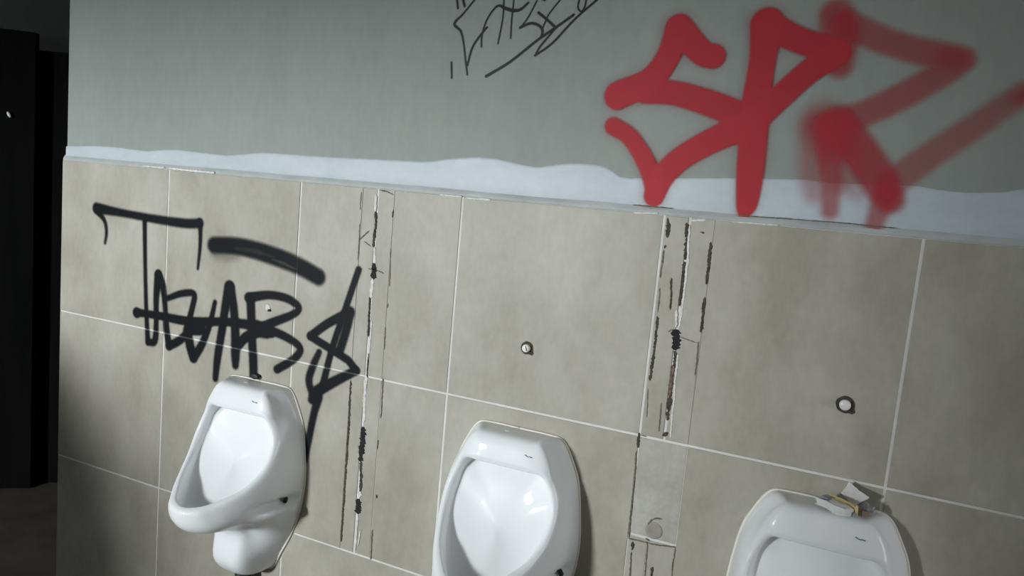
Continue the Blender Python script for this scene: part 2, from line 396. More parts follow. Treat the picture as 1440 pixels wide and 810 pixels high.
CRACKS_AND_SHADE = [[(0.6721,1.4253,0.0067),(0.6766,1.398,0.0067),(0.6732,1.3667,0.0068),(0.673,1.3418,0.0068)],
  [(0.6782,1.305,0.0163),(0.6798,1.2851,0.0163),(0.6806,1.2664,0.0164)],
  [(0.6622,1.2893,0.0027),(0.6847,1.2895,0.0027),(0.7074,1.2835,0.0027)],
  [(0.6736,1.2226,0.0048),(0.6739,1.1719,0.0048),(0.6759,1.1275,0.0048)],
  [(0.6805,1.0897,0.0035),(0.6801,1.0185,0.0035)],
  [(0.6336,1.3551,0.0034),(0.6588,1.3789,0.0034)],
  [(0.6473,1.3528,0.0027),(0.6662,1.3423,0.0027)],
  [(0.6292,1.468,0.0027),(0.6296,1.4247,0.0027)],
  [(0.6313,1.3937,0.0021),(0.6314,1.3058,0.0021)],
  [(0.6806,1.4757,0.0033),(0.7012,1.4736,0.0033),(0.7191,1.4677,0.0033)],
  [(0.7219,1.434,0.0046),(0.7198,1.4155,0.0046)],
  [(0.7229,1.3441,0.0027),(0.7266,1.2548,0.0027)],
  [(0.7255,1.2153,0.0034),(0.7236,1.2032,0.0034)],
  [(0.7228,1.159,0.0041),(0.7237,1.1033,0.0041)],
  [(0.6347,1.012,0.0059),(0.6376,0.8703,0.0059),(0.6374,0.745,0.006),(0.6369,0.6004,0.0061)],
  [(0.6803,1.0786,0.0029),(0.6806,1.0353,0.0029),(0.6802,1.0017,0.0029)],
  [(0.6799,0.9055,0.0161),(0.6788,0.8588,0.0161),(0.6781,0.8174,0.0162)],
  [(0.6804,0.818,0.0081),(0.6823,0.7839,0.0081),(0.6849,0.7416,0.0082)],
  [(0.6798,0.7242,0.0171),(0.6813,0.6848,0.0172)],
  [(0.7257,1.0369,0.0028),(0.7277,0.9372,0.0029)],
  [(0.7323,0.7466,0.0058),(0.7314,0.7382,0.0058)],
  [(0.7254,0.6562,0.0037),(0.7275,0.5797,0.0037)],
  [(0.7244,0.8826,0.0029),(0.7232,0.8586,0.0029)],
  [(1.3565,1.4742,0.0031),(1.3593,1.4608,0.0087),(1.3605,1.4348,0.0087)],
  [(1.359,1.4203,0.0068),(1.3573,1.4133,0.0069)],
  [(1.3557,1.4106,0.0037),(1.3559,1.354,0.0038)],
  [(1.3568,1.3352,0.0031),(1.3588,1.2846,0.0032)],
  [(1.3589,1.2782,0.0057),(1.36,1.2077,0.0057),(1.3587,1.1458,0.0058)],
  [(1.3567,1.129,0.0019),(1.3607,1.0706,0.0019)],
  [(1.395,1.4673,0.0079),(1.3984,1.4338,0.0079),(1.3998,1.3956,0.008)],
  [(1.399,1.3918,0.0068),(1.4005,1.3472,0.0068),(1.3987,1.3043,0.0068)],
  [(1.3992,1.2576,0.0175),(1.4003,1.2157,0.0176)],
  [(1.3837,1.2501,0.0038),(1.393,1.2566,0.0038)],
  [(1.4064,1.2441,0.0019),(1.4412,1.2371,0.0018)],
  [(1.4017,1.2147,0.0081),(1.4016,1.1505,0.0082),(1.4017,1.0726,0.0083)],
  [(1.4058,1.0486,0.0089),(1.3953,1.0398,0.009)],
  [(1.4441,1.4355,0.0054),(1.4456,1.353,0.0054)],
  [(1.4455,1.3283,0.0055),(1.446,1.2586,0.0055)],
  [(1.4444,1.2408,0.0031),(1.4451,1.1726,0.0031)],
  [(1.3865,1.1054,0.0032),(1.3881,1.0468,0.0032)],
  [(1.3777,1.3568,0.005),(1.3824,1.2943,0.005)],
  [(1.4217,1.4521,0.0054),(1.4291,1.451,0.0054)],
  [(1.3476,1.0354,0.0054),(1.3499,1.004,0.0055)],
  [(1.3473,0.997,0.0029),(1.3488,0.95,0.003),(1.3503,0.8723,0.003),(1.352,0.8105,0.003)],
  [(1.3517,0.8095,0.003),(1.3814,0.8109,0.003),(1.4046,0.8114,0.0029),(1.4493,0.8181,0.0029)],
  [(1.3523,1.0314,0.0021),(1.3649,1.0307,0.0021)],
  [(1.3608,0.805,0.006),(1.3616,0.7868,0.006)],
  [(1.3603,0.7829,0.0034),(1.3632,0.7261,0.0034)],
  [(1.3908,0.8101,0.0025),(1.3927,0.7791,0.0025),(1.3946,0.7357,0.0026)],
  [(1.4479,0.816,0.0029),(1.4476,0.8038,0.0029),(1.4462,0.7883,0.0029)],
  [(1.4462,0.7883,0.0021),(1.4479,0.752,0.0021)],
  [(1.4079,0.7639,0.0055),(1.4061,0.7392,0.0055)],
  [(1.3877,0.8492,0.0029),(1.3926,0.861,0.0029),(1.4024,0.867,0.0029),(1.4138,0.8684,0.0029)],
  [(1.3867,0.8202,0.0042),(1.3965,0.816,0.0042)],
  [(1.4909,1.4902,0.0021),(1.567,1.4919,0.002),(1.6633,1.4931,0.0019),(1.7569,1.4921,0.0019)],  # last two: shadow line under the skim coat, drawn as dark ribbons
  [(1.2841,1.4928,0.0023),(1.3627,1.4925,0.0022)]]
FILLER_AND_GLINTS = [[(0.6712,1.4639,0.0074),(0.6722,1.4247,0.0074)],
  [(0.6767,1.3422,0.0061),(0.6812,1.3041,0.0061)],
  [(0.6783,1.2661,0.0089),(0.676,1.2204,0.0089)],
  [(0.6833,1.1669,0.0048),(0.6822,1.0868,0.0049)],
  [(0.6775,1.0347,0.0087),(0.6776,0.9742,0.0087),(0.6798,0.9171,0.0088)],
  [(0.6848,0.7429,0.0126),(0.6782,0.7238,0.0126)],
  [(0.6814,0.6827,0.0052),(0.6797,0.5905,0.0053)],
  [(0.6923,0.6471,0.0037),(0.6877,0.6034,0.0038)],
  [(1.4004,1.4635,0.0049),(1.4052,1.3913,0.0049),(1.4057,1.3291,0.0049),(1.4036,1.2627,0.005)],
  [(1.3947,1.2961,0.0062),(1.3968,1.2616,0.0062)],
  [(1.4073,1.2093,0.0038),(1.4079,1.1774,0.0038),(1.412,1.0388,0.0038)],
  [(1.4024,1.4723,0.0042),(1.4309,1.4761,0.0042)],
  [(0.0,1.4826,0.0067),(0.0787,1.4811,0.0066),(0.1648,1.4812,0.0064)],  # from here on: highlights on the tile top edges, drawn as white ribbons
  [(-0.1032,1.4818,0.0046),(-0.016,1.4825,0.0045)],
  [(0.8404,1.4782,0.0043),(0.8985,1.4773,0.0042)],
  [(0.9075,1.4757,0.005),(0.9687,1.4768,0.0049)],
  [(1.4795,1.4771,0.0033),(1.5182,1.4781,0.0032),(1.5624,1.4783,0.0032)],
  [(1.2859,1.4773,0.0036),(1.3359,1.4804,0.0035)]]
SKIM_EDGE = [(-0.43,1.5186),(-0.316,1.5255),(-0.228,1.5272),(-0.1,1.5224),(-0.018,1.5306),(0.021,1.5328),(0.125,1.5292),(0.199,1.5279),(0.318,1.5419),(0.453,1.5425),(0.56,1.5436),(0.721,1.5466),(0.797,1.548),(0.851,1.5576),(0.922,1.5664),(0.974,1.5649),(1.025,1.5574),(1.067,1.5526),(1.122,1.5635),(1.161,1.5673),(1.207,1.5659),(1.234,1.5576),(1.244,1.5468),(1.262,1.5438),(1.375,1.5518),(1.482,1.5592),(1.594,1.5645),(1.643,1.5616),(1.745,1.5654),(1.778,1.5666),(1.811,1.5618),(1.853,1.5603),(1.908,1.5658),(1.932,1.5746)]
H = 1.03                 # height of the grout line the urinals hang just under
TS = 0.45                # tile size
GAP = 0.0046
WALL_L = -0.424          # left end of the wall
PLASTER_Y = 0.007        # plaster stands back behind the tile face (y = 0)

# ------------------------------------------------------------------ room shell
floor = struct(box_obj('floor', -2.6, 4.4, -3.0, 2.2, -0.1, 0.0, M_floor))
struct(box_obj('ceiling', -2.6, 4.4, -3.0, 2.2, 2.7, 2.8, M_ceiling))
wall = struct(box_obj('wall_back', WALL_L, 4.0, PLASTER_Y, 0.17, 0.0, 2.7, M_plaster),
              'grey green plaster wall above a beige tiled dado, covered in graffiti')
bm = bmesh.new()
RY0, RY1, RZ0, RZ1 = -1.25, -0.2, 0.95, 1.95  # opening added to let the side fill lamp in
box(bm, 4.0, 4.12, -2.95, RY0, 0, 2.7)
box(bm, 4.0, 4.12, RY1, 0.17, 0, 2.7)
box(bm, 4.0, 4.12, RY0, RY1, 0, RZ0)
box(bm, 4.0, 4.12, RY0, RY1, RZ1, 2.7)
struct(obj('wall_right', bm, M_white_wall))
# unseen low wall, added to shade the lower left of the tiles
struct(box_obj('wall_light_block', -0.82, -0.74, -2.8, -1.25, 0.0, 1.12, M_white_wall))
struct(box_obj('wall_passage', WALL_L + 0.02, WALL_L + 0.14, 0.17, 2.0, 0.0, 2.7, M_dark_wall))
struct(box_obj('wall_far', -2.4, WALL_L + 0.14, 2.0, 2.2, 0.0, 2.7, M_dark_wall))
struct(box_obj('wall_left', -2.6, -2.4, -3.0, 2.2, 0.0, 2.7, M_white_wall))
WX0, WX1, WZ0, WZ1 = -1.55, -0.105, 0.80, 1.66
bm = bmesh.new()
box(bm, -2.4, WX0, -2.95, -2.8, 0, 2.7)
box(bm, WX1, 4.0, -2.95, -2.8, 0, 2.7)
box(bm, WX0, WX1, -2.95, -2.8, 0, WZ0)
box(bm, WX0, WX1, -2.95, -2.8, WZ1, 2.7)
struct(obj('wall_front', bm, M_white_wall))
bm = bmesh.new()
t = 0.03
box(bm, WX0, WX0 + t, -2.9, -2.85, WZ0, WZ1)
box(bm, WX1 - t, WX1, -2.9, -2.85, WZ0, WZ1)
box(bm, WX0 + t, WX1 - t, -2.9, -2.85, WZ0, WZ0 + t)
box(bm, WX0 + t, WX1 - t, -2.9, -2.85, WZ1 - t, WZ1)
struct(obj('window_1', bm, M_frame))

# dark doors in the unlit passage left of the wall
def leaf(name, a, b, h, th, mat):
    d = Vector((b[0] - a[0], b[1] - a[1], 0))
    n = Vector((-d.y, d.x, 0)).normalized() * th
    bm = bmesh.new()
    base = [Vector((a[0], a[1], 0.004)), Vector((b[0], b[1], 0.004)), Vector((b[0], b[1], 0.004)) + n, Vector((a[0], a[1], 0.004)) + n]
    v0 = [bm.verts.new(p) for p in base]
    v1 = [bm.verts.new(p + Vector((0, 0, h))) for p in base]
    bm.faces.new(v0[::-1]); bm.faces.new(v1)
    for i in range(4):
        bm.faces.new((v0[i], v0[(i + 1) % 4], v1[(i + 1) % 4], v1[i]))
    bmesh.ops.recalc_face_normals(bm, faces=bm.faces[:])
    # recessed panel in the front face
    return obj(name, bm, mat)
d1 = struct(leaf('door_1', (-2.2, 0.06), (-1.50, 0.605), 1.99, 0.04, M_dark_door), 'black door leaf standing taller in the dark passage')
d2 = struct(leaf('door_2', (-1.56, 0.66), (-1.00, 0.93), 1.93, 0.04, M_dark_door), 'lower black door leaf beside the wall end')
dirv = Vector((0.70, 0.545, 0)).normalized()
nrm = Vector((dirv.y, -dirv.x, 0))
bm = bmesh.new()
hk = Vector((-1.572, 0.549, 1.645)) + nrm * 0.012
lathe(bm, [(0, -0.012), (0.006, -0.011), (0.009, 0), (0.0075, 0.008), (0.004, 0.013), (0, 0.014)], 14,
      Matrix.Translation(hk) @ Matrix.Rotation(0.5, 4, nrm) @ Matrix.Diagonal((0.75, 0.75, 1.0, 1)))
glint_obj = obj('glint_knob', bm, M_plastic, d1, True)  # white colour stands in for a glint on the dark door
glint_obj['label'] = 'small knob coloured white as a glint'

# ------------------------------------------------------------------ tiles
def tile_mesh(w, h, th=0.0066, ch=0.0011):
    bm = bmesh.new()
    b = [(-w / 2, -h / 2), (w / 2, -h / 2), (w / 2, h / 2), (-w / 2, h / 2)]
    back = [bm.verts.new((x, th, z)) for x, z in b]
    mid = [bm.verts.new((x, ch, z)) for x, z in b]
    fr = [bm.verts.new((x - math.copysign(ch, x), 0, z - math.copysign(ch, z))) for x, z in b]
    bm.faces.new(fr)
    for i in range(4):
        j = (i + 1) % 4
        bm.faces.new((back[i], back[j], mid[j], mid[i]))
        bm.faces.new((mid[i], mid[j], fr[j], fr[i]))
    bmesh.ops.recalc_face_normals(bm, faces=bm.faces[:])
    me = bpy.data.meshes.new('tile')
    bm.to_mesh(me); bm.free()
    return me

cache = {}
def tile(x0, x1, z0, z1, name='tile', mat=None, gx=(GAP, GAP), jit=0.0005, tilt=0.0):
    x0 += gx[0] / 2; x1 -= gx[1] / 2; z0 += GAP / 2; z1 -= GAP / 2
    w, h = x1 - x0, z1 - z0
    mat = mat or M_tile
    key = (round(w, 4), round(h, 4), mat.name)
    if key not in cache:
        me = tile_mesh(w, h)
        me.materials.append(mat)
        cache[key] = me
    o = bpy.data.objects.new(name, cache[key])
    C.objects.link(o)
    o.parent = wall
    o.location = ((x0 + x1) / 2, random.uniform(-jit, jit) + 0.0003, (z0 + z1) / 2)
    o.rotation_euler = (random.uniform(-1, 1) * 0.0008, 0, random.uniform(-1, 1) * 0.0012 + tilt)
    return o

rows = [(H, H + TS), (H - TS, H), (H - 2 * TS, H - TS), (0.0, H - 2 * TS)]
SA = (0.634, 0.676, 0.7225)       # cut lines of the first chase
SB = (1.35, 1.4, 1.448)           # cut lines of the second chase
HB = 0.82                         # bottom edge of the cement patch
cg = 0.0001
for r, (z0, z1) in enumerate(rows):
    for c in range(-1, 9):
        x0, x1 = c * TS, (c + 1) * TS
        if c == -1:
            x0 = -0.4365
        if c == 8:
            x1 = 4.0
        if c == 1 and r < 2:
            tile(x0, SA[0], z0, z1, gx=(GAP, cg))
            tile(SA[0], SA[1], z0, z1, 'tile_strip', gx=(cg, 0.005))
            tile(SA[1], SA[2], z0, z1, 'tile_strip', gx=(0.005, cg))
            tile(SA[2], x1, z0, z1, gx=(cg, GAP))
        elif c == 2 and r == 1:
            tile(x0, x1, z0, z1, gx=(GAP, 0.0012))
        elif c == 3 and r == 0:
            tile(SB[0], SB[1], z0, z1, 'tile_strip', gx=(0.004, 0.005))
            tile(SB[1], SB[2], z0, z1, 'tile_strip', gx=(0.005, cg))
            tile(SB[2], x1, z0, z1, gx=(cg, GAP))
        elif c == 3 and r == 1:
            # cement patch, then two strips under it
            p = tile(SB[0], SB[2], HB, z1, 'cement_patch', M_cement, gx=(0.002, 0.0006))
            p['label'] = 'smooth pale cement patch with a plugged round hole'
            p.location.y = 0.0009
            tile(SB[0], SB[0] + 0.041, z0, HB, 'tile_strip', gx=(0.001, cg))
            tile(SB[0] + 0.041, SB[2], z0, HB, 'tile_strip', gx=(cg, cg))
            tile(SB[2], x1, z0, z1, gx=(cg, GAP))
        else:
            tile(x0, x1, z0, z1)
    # tiles on the end face of the wall
    bm = bmesh.new()
    box(bm, -0.4365, WALL_L, 0.0085, 0.17, z0 + GAP / 2, z1 - GAP / 2)
    obj('tile', bm, M_tile, wall)
grout = box_obj('grout', -0.434, 4.0, 0.0015, PLASTER_Y, 0.0, H + TS - 0.002, M_grout, wall)

# plugged hole in the cement patch
bm = bmesh.new()
lathe(bm, [(0.0, 0.0006), (0.004, 0.0012), (0.012, 0.0008), (0.0165, 0.0012), (0.018, 0.0)], 24,
      Matrix.Translation((1.401, 0.0006, H - 0.19)) @ Matrix.Rotation(math.pi / 2, 4, 'X'))
plug = obj('hole_plug', bm, mottled('brownish_mortar', (0.27, 0.25, 0.215), (0.36, 0.34, 0.30), 0.7, 40, 4, per_object=False), wall, True)

# sloping filler joint along the top of the tiles, and the pale skim coat over it
def smooth_poly(pts, n):
    xs = np.array([p[0] for p in pts]); zs = np.array([p[1] for p in pts])
    X = np.linspace(xs[0], xs[-1], n)
    return X, np.interp(X, xs, zs)

SX, SZ = smooth_poly([(WALL_L - 0.004, SKIM_EDGE[0][1])] + SKIM_EDGE[1:] + [(2.2, 1.568), (2.6, 1.56), (3.2, 1.566), (4.0, 1.56)], 700)
k = np.array([1, 2, 3, 2, 1]) / 9.0
SZs = np.convolve(np.pad(SZ, 2, mode='edge'), k, 'valid')
bm = bmesh.new()
ZB = H + TS + 0.011
prev = None
for i in range(len(SX)):
    x = SX[i]
    w = 0.0012 * noise.noise((x * 9, 3.1, 0)) + 0.0006 * noise.noise((x * 40, 1, 0))
    zb = ZB + 0.0025 * noise.noise((x * 7, 0.3, 2)) + 0.0008 * noise.noise((x * 60, 1, 5))
    zt = SZs[i] + 0.0008 * noise.noise((x * 90, 4, 0))
    yf = PLASTER_Y - 0.0014
    cur = [bm.verts.new(p) for p in ((x, PLASTER_Y + 0.001, zt + 0.0015), (x, yf + 0.0003, zt - 0.0005), (x, yf, zt - 0.004),
                                     (x, yf - 0.0003 + w * 0.3, (zt + zb) / 2), (x, yf - 0.0002, zb + 0.003), (x, yf + 0.0006, zb), (x, PLASTER_Y + 0.001, zb - 0.0005))]
    if prev:
        for a in range(6):
            bm.faces.new((prev[a], prev[a + 1], cur[a + 1], cur[a]))
    prev = cur
bmesh.ops.recalc_face_normals(bm, faces=bm.faces[:])
skim = obj('skim_coat', bm, M_skim, wall, True)
skim['label'] = 'pale bluish skim coat band with a wavy upper edge'

bm = bmesh.new()
prev = None
N = 500
for i in range(N):
    x = -0.434 + (4.0 + 0.434) * i / (N - 1)
    a = noise.noise((x * 5, 7.7, 0))
    b = noise.noise((x * 45, 2.2, 0))
    yt = 0.0005 + 0.0012 * max(0.0, a) + 0.0004 * b
    cur = [bm.verts.new(p) for p in ((x, PLASTER_Y - 0.0002, ZB + 0.003), (x, 0.0036 + 0.0008 * b, ZB - 0.003), (x, 0.0012 + yt * 0.6, H + TS + 0.003 + 0.001 * b),
                                     (x, 0.0008 + yt, H + TS - 0.001), (x, 0.004, H + TS - 0.0028))]
    if prev:
        for q in range(4):
            bm.faces.new((prev[q], prev[q + 1], cur[q + 1], cur[q]))
    prev = cur
bmesh.ops.recalc_face_normals(bm, faces=bm.faces[:])
obj('filler_joint', bm, M_joint, wall, True)

# ------------------------------------------------------------------ cracks, filler lines, painted edge highlights and a painted shadow line: irregular thin ribbons on the wall
def resample(pts, step):
    out = []
    for (x0, z0, w0), (x1, z1, w1) in zip(pts, pts[1:]):
        n = max(2, int(math.hypot(x1 - x0, z1 - z0) / step))
        for i in range(n):
            f = i / n
            out.append((x0 + (x1 - x0) * f, z0 + (z1 - z0) * f, w0 + (w1 - w0) * f))
    out.append(pts[-1])
    return out

def ribbon(pts, y, th, seed, rag):
    P = resample(pts, 0.0022)
    bm = bmesh.new()
    prev = None
    n = len(P)
    for i, (x, z, w) in enumerate(P):
        a = P[max(0, i - 1)]; b = P[min(n - 1, i + 1)]
        t = Vector((b[0] - a[0], b[1] - a[1])).normalized()
        nx, nz = -t.y, t.x
        e = min(1.0, 0.3 + min(i, n - 1 - i) * 0.35)
        x += 0.0007 * noise.noise((seed, z * 120, 2)) + 0.0012 * noise.noise((seed, z * 30, 8))
        l = w / 2 * e * (1 + rag * noise.noise((x * 300 + seed, z * 300, 1)) + 0.5 * rag * noise.noise((x * 80, z * 80, seed)))
        r = w / 2 * e * (1 + rag * noise.noise((x * 300, z * 300 + seed, 5)) + 0.5 * rag * noise.noise((x * 80 + 9, z * 80, seed)))
        l, r = max(l, 0.0004), max(r, 0.0004)
        cur = [bm.verts.new((x + nx * l, y + th, z + nz * l)), bm.verts.new((x + nx * l * 0.8, y, z + nz * l * 0.8)),
               bm.verts.new((x - nx * r * 0.8, y, z - nz * r * 0.8)), bm.verts.new((x - nx * r, y + th, z - nz * r))]
        if prev:
            for q in range(3):
                bm.faces.new((prev[q], prev[q + 1], cur[q + 1], cur[q]))
        prev = cur
    bmesh.ops.recalc_face_normals(bm, faces=bm.faces[:])
    return bm

for i, pts in enumerate(CRACKS_AND_SHADE):
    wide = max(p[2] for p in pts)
    o = obj('crack_and_shade', ribbon(pts, -0.0009, 0.0012, i * 3.7, 0.95), M_black if wide > 0.0125 else M_faint if wide < 0.0046 else M_crack, wall)
for i, pts in enumerate(FILLER_AND_GLINTS):
    obj('filler_and_glint', ribbon(pts, -0.0013, 0.0016, 50 + i * 2.3, 0.6), M_filler_and_glint, wall)
obj('rust_stain', ribbon([(1.4010, 1.185, 0.006), (1.4005, 1.15, 0.007), (1.400, 1.12, 0.004)], -0.0015, 0.0016, 91, 0.6), M_rust, wall)

# ------------------------------------------------------------------ graffiti: a thin coat of paint lying on the wall
def catmull(P, sub):
    P = [np.array(p, float) for p in P]
    out = []
    for i in range(len(P) - 1):
        p0 = P[i - 1] if i else 2 * P[0] - P[1]
        p1, p2 = P[i], P[i + 1]
        p3 = P[i + 2] if i + 2 < len(P) else 2 * P[-1] - P[-2]
        for s in range(sub):
            t = s / sub
            out.append(0.5 * (2 * p1 + (p2 - p0) * t + (2 * p0 - 5 * p1 + 4 * p2 - p3) * t * t + (3 * p1 - p0 - 3 * p2 + p3) * t ** 3))
    out.append(P[-1])
    return out

def graffiti(name, strokes, y, step, mat, label, grout_show=0.0, seed=0):
    S = []
    for pts, al, soft, sm in strokes:
        S.append((np.array(catmull(pts, 6) if (sm and len(pts) > 2) else pts, float), al, soft))
    pad = 0.03
    x0 = min(s[0][:, 0].min() for s in S) - pad; x1 = max(s[0][:, 0].max() for s in S) + pad
    z0 = min(s[0][:, 1].min() for s in S) - pad; z1 = max(s[0][:, 1].max() for s in S) + pad
    nx, nz = int((x1 - x0) / step) + 1, int((z1 - z0) / step) + 1
    gx = x0 + np.arange(nx) * step
    gz = z0 + np.arange(nz) * step
    D = np.zeros((nx, nz))
    for P, al, soft in S:
        T = np.zeros((nx, nz))
        for (ax, az, aw), (bx, bz, bw) in zip(P, P[1:]):
            m = max(aw, bw) / 2 + soft
            i0, i1 = np.searchsorted(gx, min(ax, bx) - m), np.searchsorted(gx, max(ax, bx) + m)
            j0, j1 = np.searchsorted(gz, min(az, bz) - m), np.searchsorted(gz, max(az, bz) + m)
            if i1 <= i0 or j1 <= j0:
                continue
            X, Z = np.meshgrid(gx[i0:i1], gz[j0:j1], indexing='ij')
            dx, dz = bx - ax, bz - az
            L2 = dx * dx + dz * dz + 1e-12
            t = np.clip(((X - ax) * dx + (Z - az) * dz) / L2, 0, 1)
            d = np.hypot(X - ax - t * dx, Z - az - t * dz)
            w = aw + (bw - aw) * t
            q = np.clip((w / 2 + soft / 2 - d) / soft, 0, 1)
            q = q * q * (3 - 2 * q)
            T[i0:i1, j0:j1] = np.maximum(T[i0:i1, j0:j1], q)
        D = 1 - (1 - D) * (1 - al * T) if al > 0 else D * (1 + al * T)     # negative opacity: gloss streaks put in as thinner coat
    X, Z = np.meshgrid(gx, gz, indexing='ij')
    if grout_show:
        for zl in (H,):
            D *= 1 - grout_show * np.exp(-((Z - zl) / 0.0022) ** 2)
        for xl in (0.0, 0.45):
            D *= 1 - 0.6 * grout_show * np.exp(-((X - xl) / 0.002) ** 2)
    D = np.where(D < 0.012, 0, D)
    cell = (D[:-1, :-1] > 0) | (D[1:, :-1] > 0) | (D[:-1, 1:] > 0) | (D[1:, 1:] > 0)
    ii, jj = np.nonzero(cell)
    idx = lambda i, j: i * nz + j
    F = np.stack([idx(ii, jj), idx(ii + 1, jj), idx(ii + 1, jj + 1), idx(ii, jj + 1)], 1)
    used, inv = np.unique(F, return_inverse=True)
    F = inv.reshape(F.shape)
    V = np.stack([X.ravel()[used], np.full(len(used), y), Z.ravel()[used]], 1)
    me = bpy.data.meshes.new(name)
    me.vertices.add(len(V)); me.vertices.foreach_set('co', V.ravel())
    me.loops.add(F.size); me.loops.foreach_set('vertex_index', F.ravel().astype(np.int32))
    me.polygons.add(len(F)); me.polygons.foreach_set('loop_start', np.arange(0, F.size, 4, dtype=np.int32))
    me.update()
    at = me.attributes.new('paint', 'FLOAT', 'POINT')
    at.data.foreach_set('value', D.ravel()[used].astype(np.float32))
    o = link(name, me, mat, wall)
    o['label'] = label
    return o

graffiti('graffiti', BLACK_TAG, -0.0018, 0.0019, P_black, 'black spray-painted tag on the tiles with a long dash above it', 0.38)
graffiti('graffiti', RED_TAG, PLASTER_Y - 0.0035, 0.0026, P_red, 'large red spray-painted letters fading to the right')
graffiti('graffiti', PEN_TAG, PLASTER_Y - 0.0008, 0.0011, P_pen, 'thin black marker scrawl on the plaster')

# ------------------------------------------------------------------ urinals
ST = [  # meridians from the top centre (0) round the side to the lip centre (11): 13 points from bowl to back edge, (half width, depth, height)
 [(0,.068,-.245),(0,.018,-.13),(0,.045,-.104),(0,.079,-.103),(0,.085,-.095),(0,.084,-.085),(0,.076,-.055),(0,.062,-.042),(0,.030,-.040),(0,.018,-.040),(0,0,-.041)],
 [(0,.068,-.245),(.042,.018,-.13),(.053,.045,-.104),(.057,.079,-.103),(.060,.085,-.095),(.060,.084,-.085),(.056,.076,-.055),(.054,.062,-.042),(.058,.030,-.040),(.062,.018,-.040),(.066,0,-.041)],
 [(0,.068,-.245),(.062,.020,-.14),(.078,.045,-.112),(.086,.077,-.105),(.092,.083,-.097),(.096,.078,-.088),(.086,.070,-.058),(.080,.057,-.046),(.091,.030,-.044),(.096,.018,-.045),(.101,0,-.048)],
 [(0,.068,-.245),(0.092,0.03,-0.15),(0.099,0.055,-0.135),(.102,.072,-.130),(.109,.077,-.127),(.116,.070,-.123),(.119,.055,-.114),(.121,.040,-.105),(.124,.020,-.097),(.126,.012,-.093),(.127,0,-.090)],
 [(0,.068,-.245),(0.098,0.04,-0.18),(0.107,0.06,-0.168),(.112,.076,-.162),(.119,.082,-.160),(.127,.077,-.158),(.134,.060,-.152),(.139,.040,-.146),(.142,.020,-.140),(.143,.012,-.138),(.144,0,-.135)],
 [(0,.068,-.245),(0.1,0.055,-0.205),(0.11,0.073,-0.196),(.115,.088,-.192),(.122,.094,-.190),(.131,.089,-.192),(.140,.070,-.200),(.147,.045,-.207),(.153,.020,-.214),(.155,.012,-.217),(.156,0,-.220)],
 [(0,.068,-.245),(0.099,0.075,-0.24),(0.107,0.093,-0.232),(.110,.109,-.228),(.117,.115,-.225),(.127,.110,-.231),(.138,.085,-.248),(.147,.055,-.262),(.155,.020,-.274),(.157,.012,-.277),(.158,0,-.280)],
 [(0,.068,-.245),(0.092,0.1,-0.285),(0.096,0.122,-0.272),(.094,.143,-.262),(.101,.150,-.257),(.112,.147,-.266),(.126,.115,-.298),(.138,.070,-.325),(.147,.022,-.342),(.149,.012,-.344),(.150,0,-.345)],
 [(0,.068,-.245),(0.075,0.125,-0.316),(0.076,0.152,-0.3),(.074,.173,-.280),(.080,.181,-.274),(.092,.182,-.286),(.107,.150,-.325),(.112,.090,-.366),(.122,.025,-.408),(.126,.012,-.412),(.128,0,-.415)],
 [(0,.068,-.245),(0.055,0.148,-0.334),(0.055,0.178,-0.318),(.053,.198,-.293),(.058,.207,-.286),(.069,.213,-.301),(.082,.185,-.345),(.066,.090,-.386),(.076,.055,-.455),(.088,.022,-.474),(.096,0,-.480)],
 [(0,.068,-.245),(0.032,0.16,-0.343),(0.032,0.195,-0.328),(.032,.217,-.301),(.036,.228,-.293),(.044,.238,-.310),(.050,.210,-.358),(.041,.098,-.402),(.044,.094,-.492),(.052,.050,-.530),(.066,0,-.530)],
 [(0,.068,-.245),(0,0.165,-0.346),(0,0.2,-0.33),(0,.228,-.305),(0,.240,-.297),(0,.250,-.314),(0,.222,-.364),(0,.100,-.408),(0,.100,-.495),(0,.056,-.542),(0,0,-.545)],
]
ST = np.array(ST)                                  # 12 x 11 x 3
def cr1(p0, p1, p2, p3, t):
    return 0.5 * (2 * p1 + (p2 - p0) * t + (2 * p0 - 5 * p1 + 4 * p2 - p3) * t * t + (3 * p1 - p0 - 3 * p2 + p3) * t ** 3)
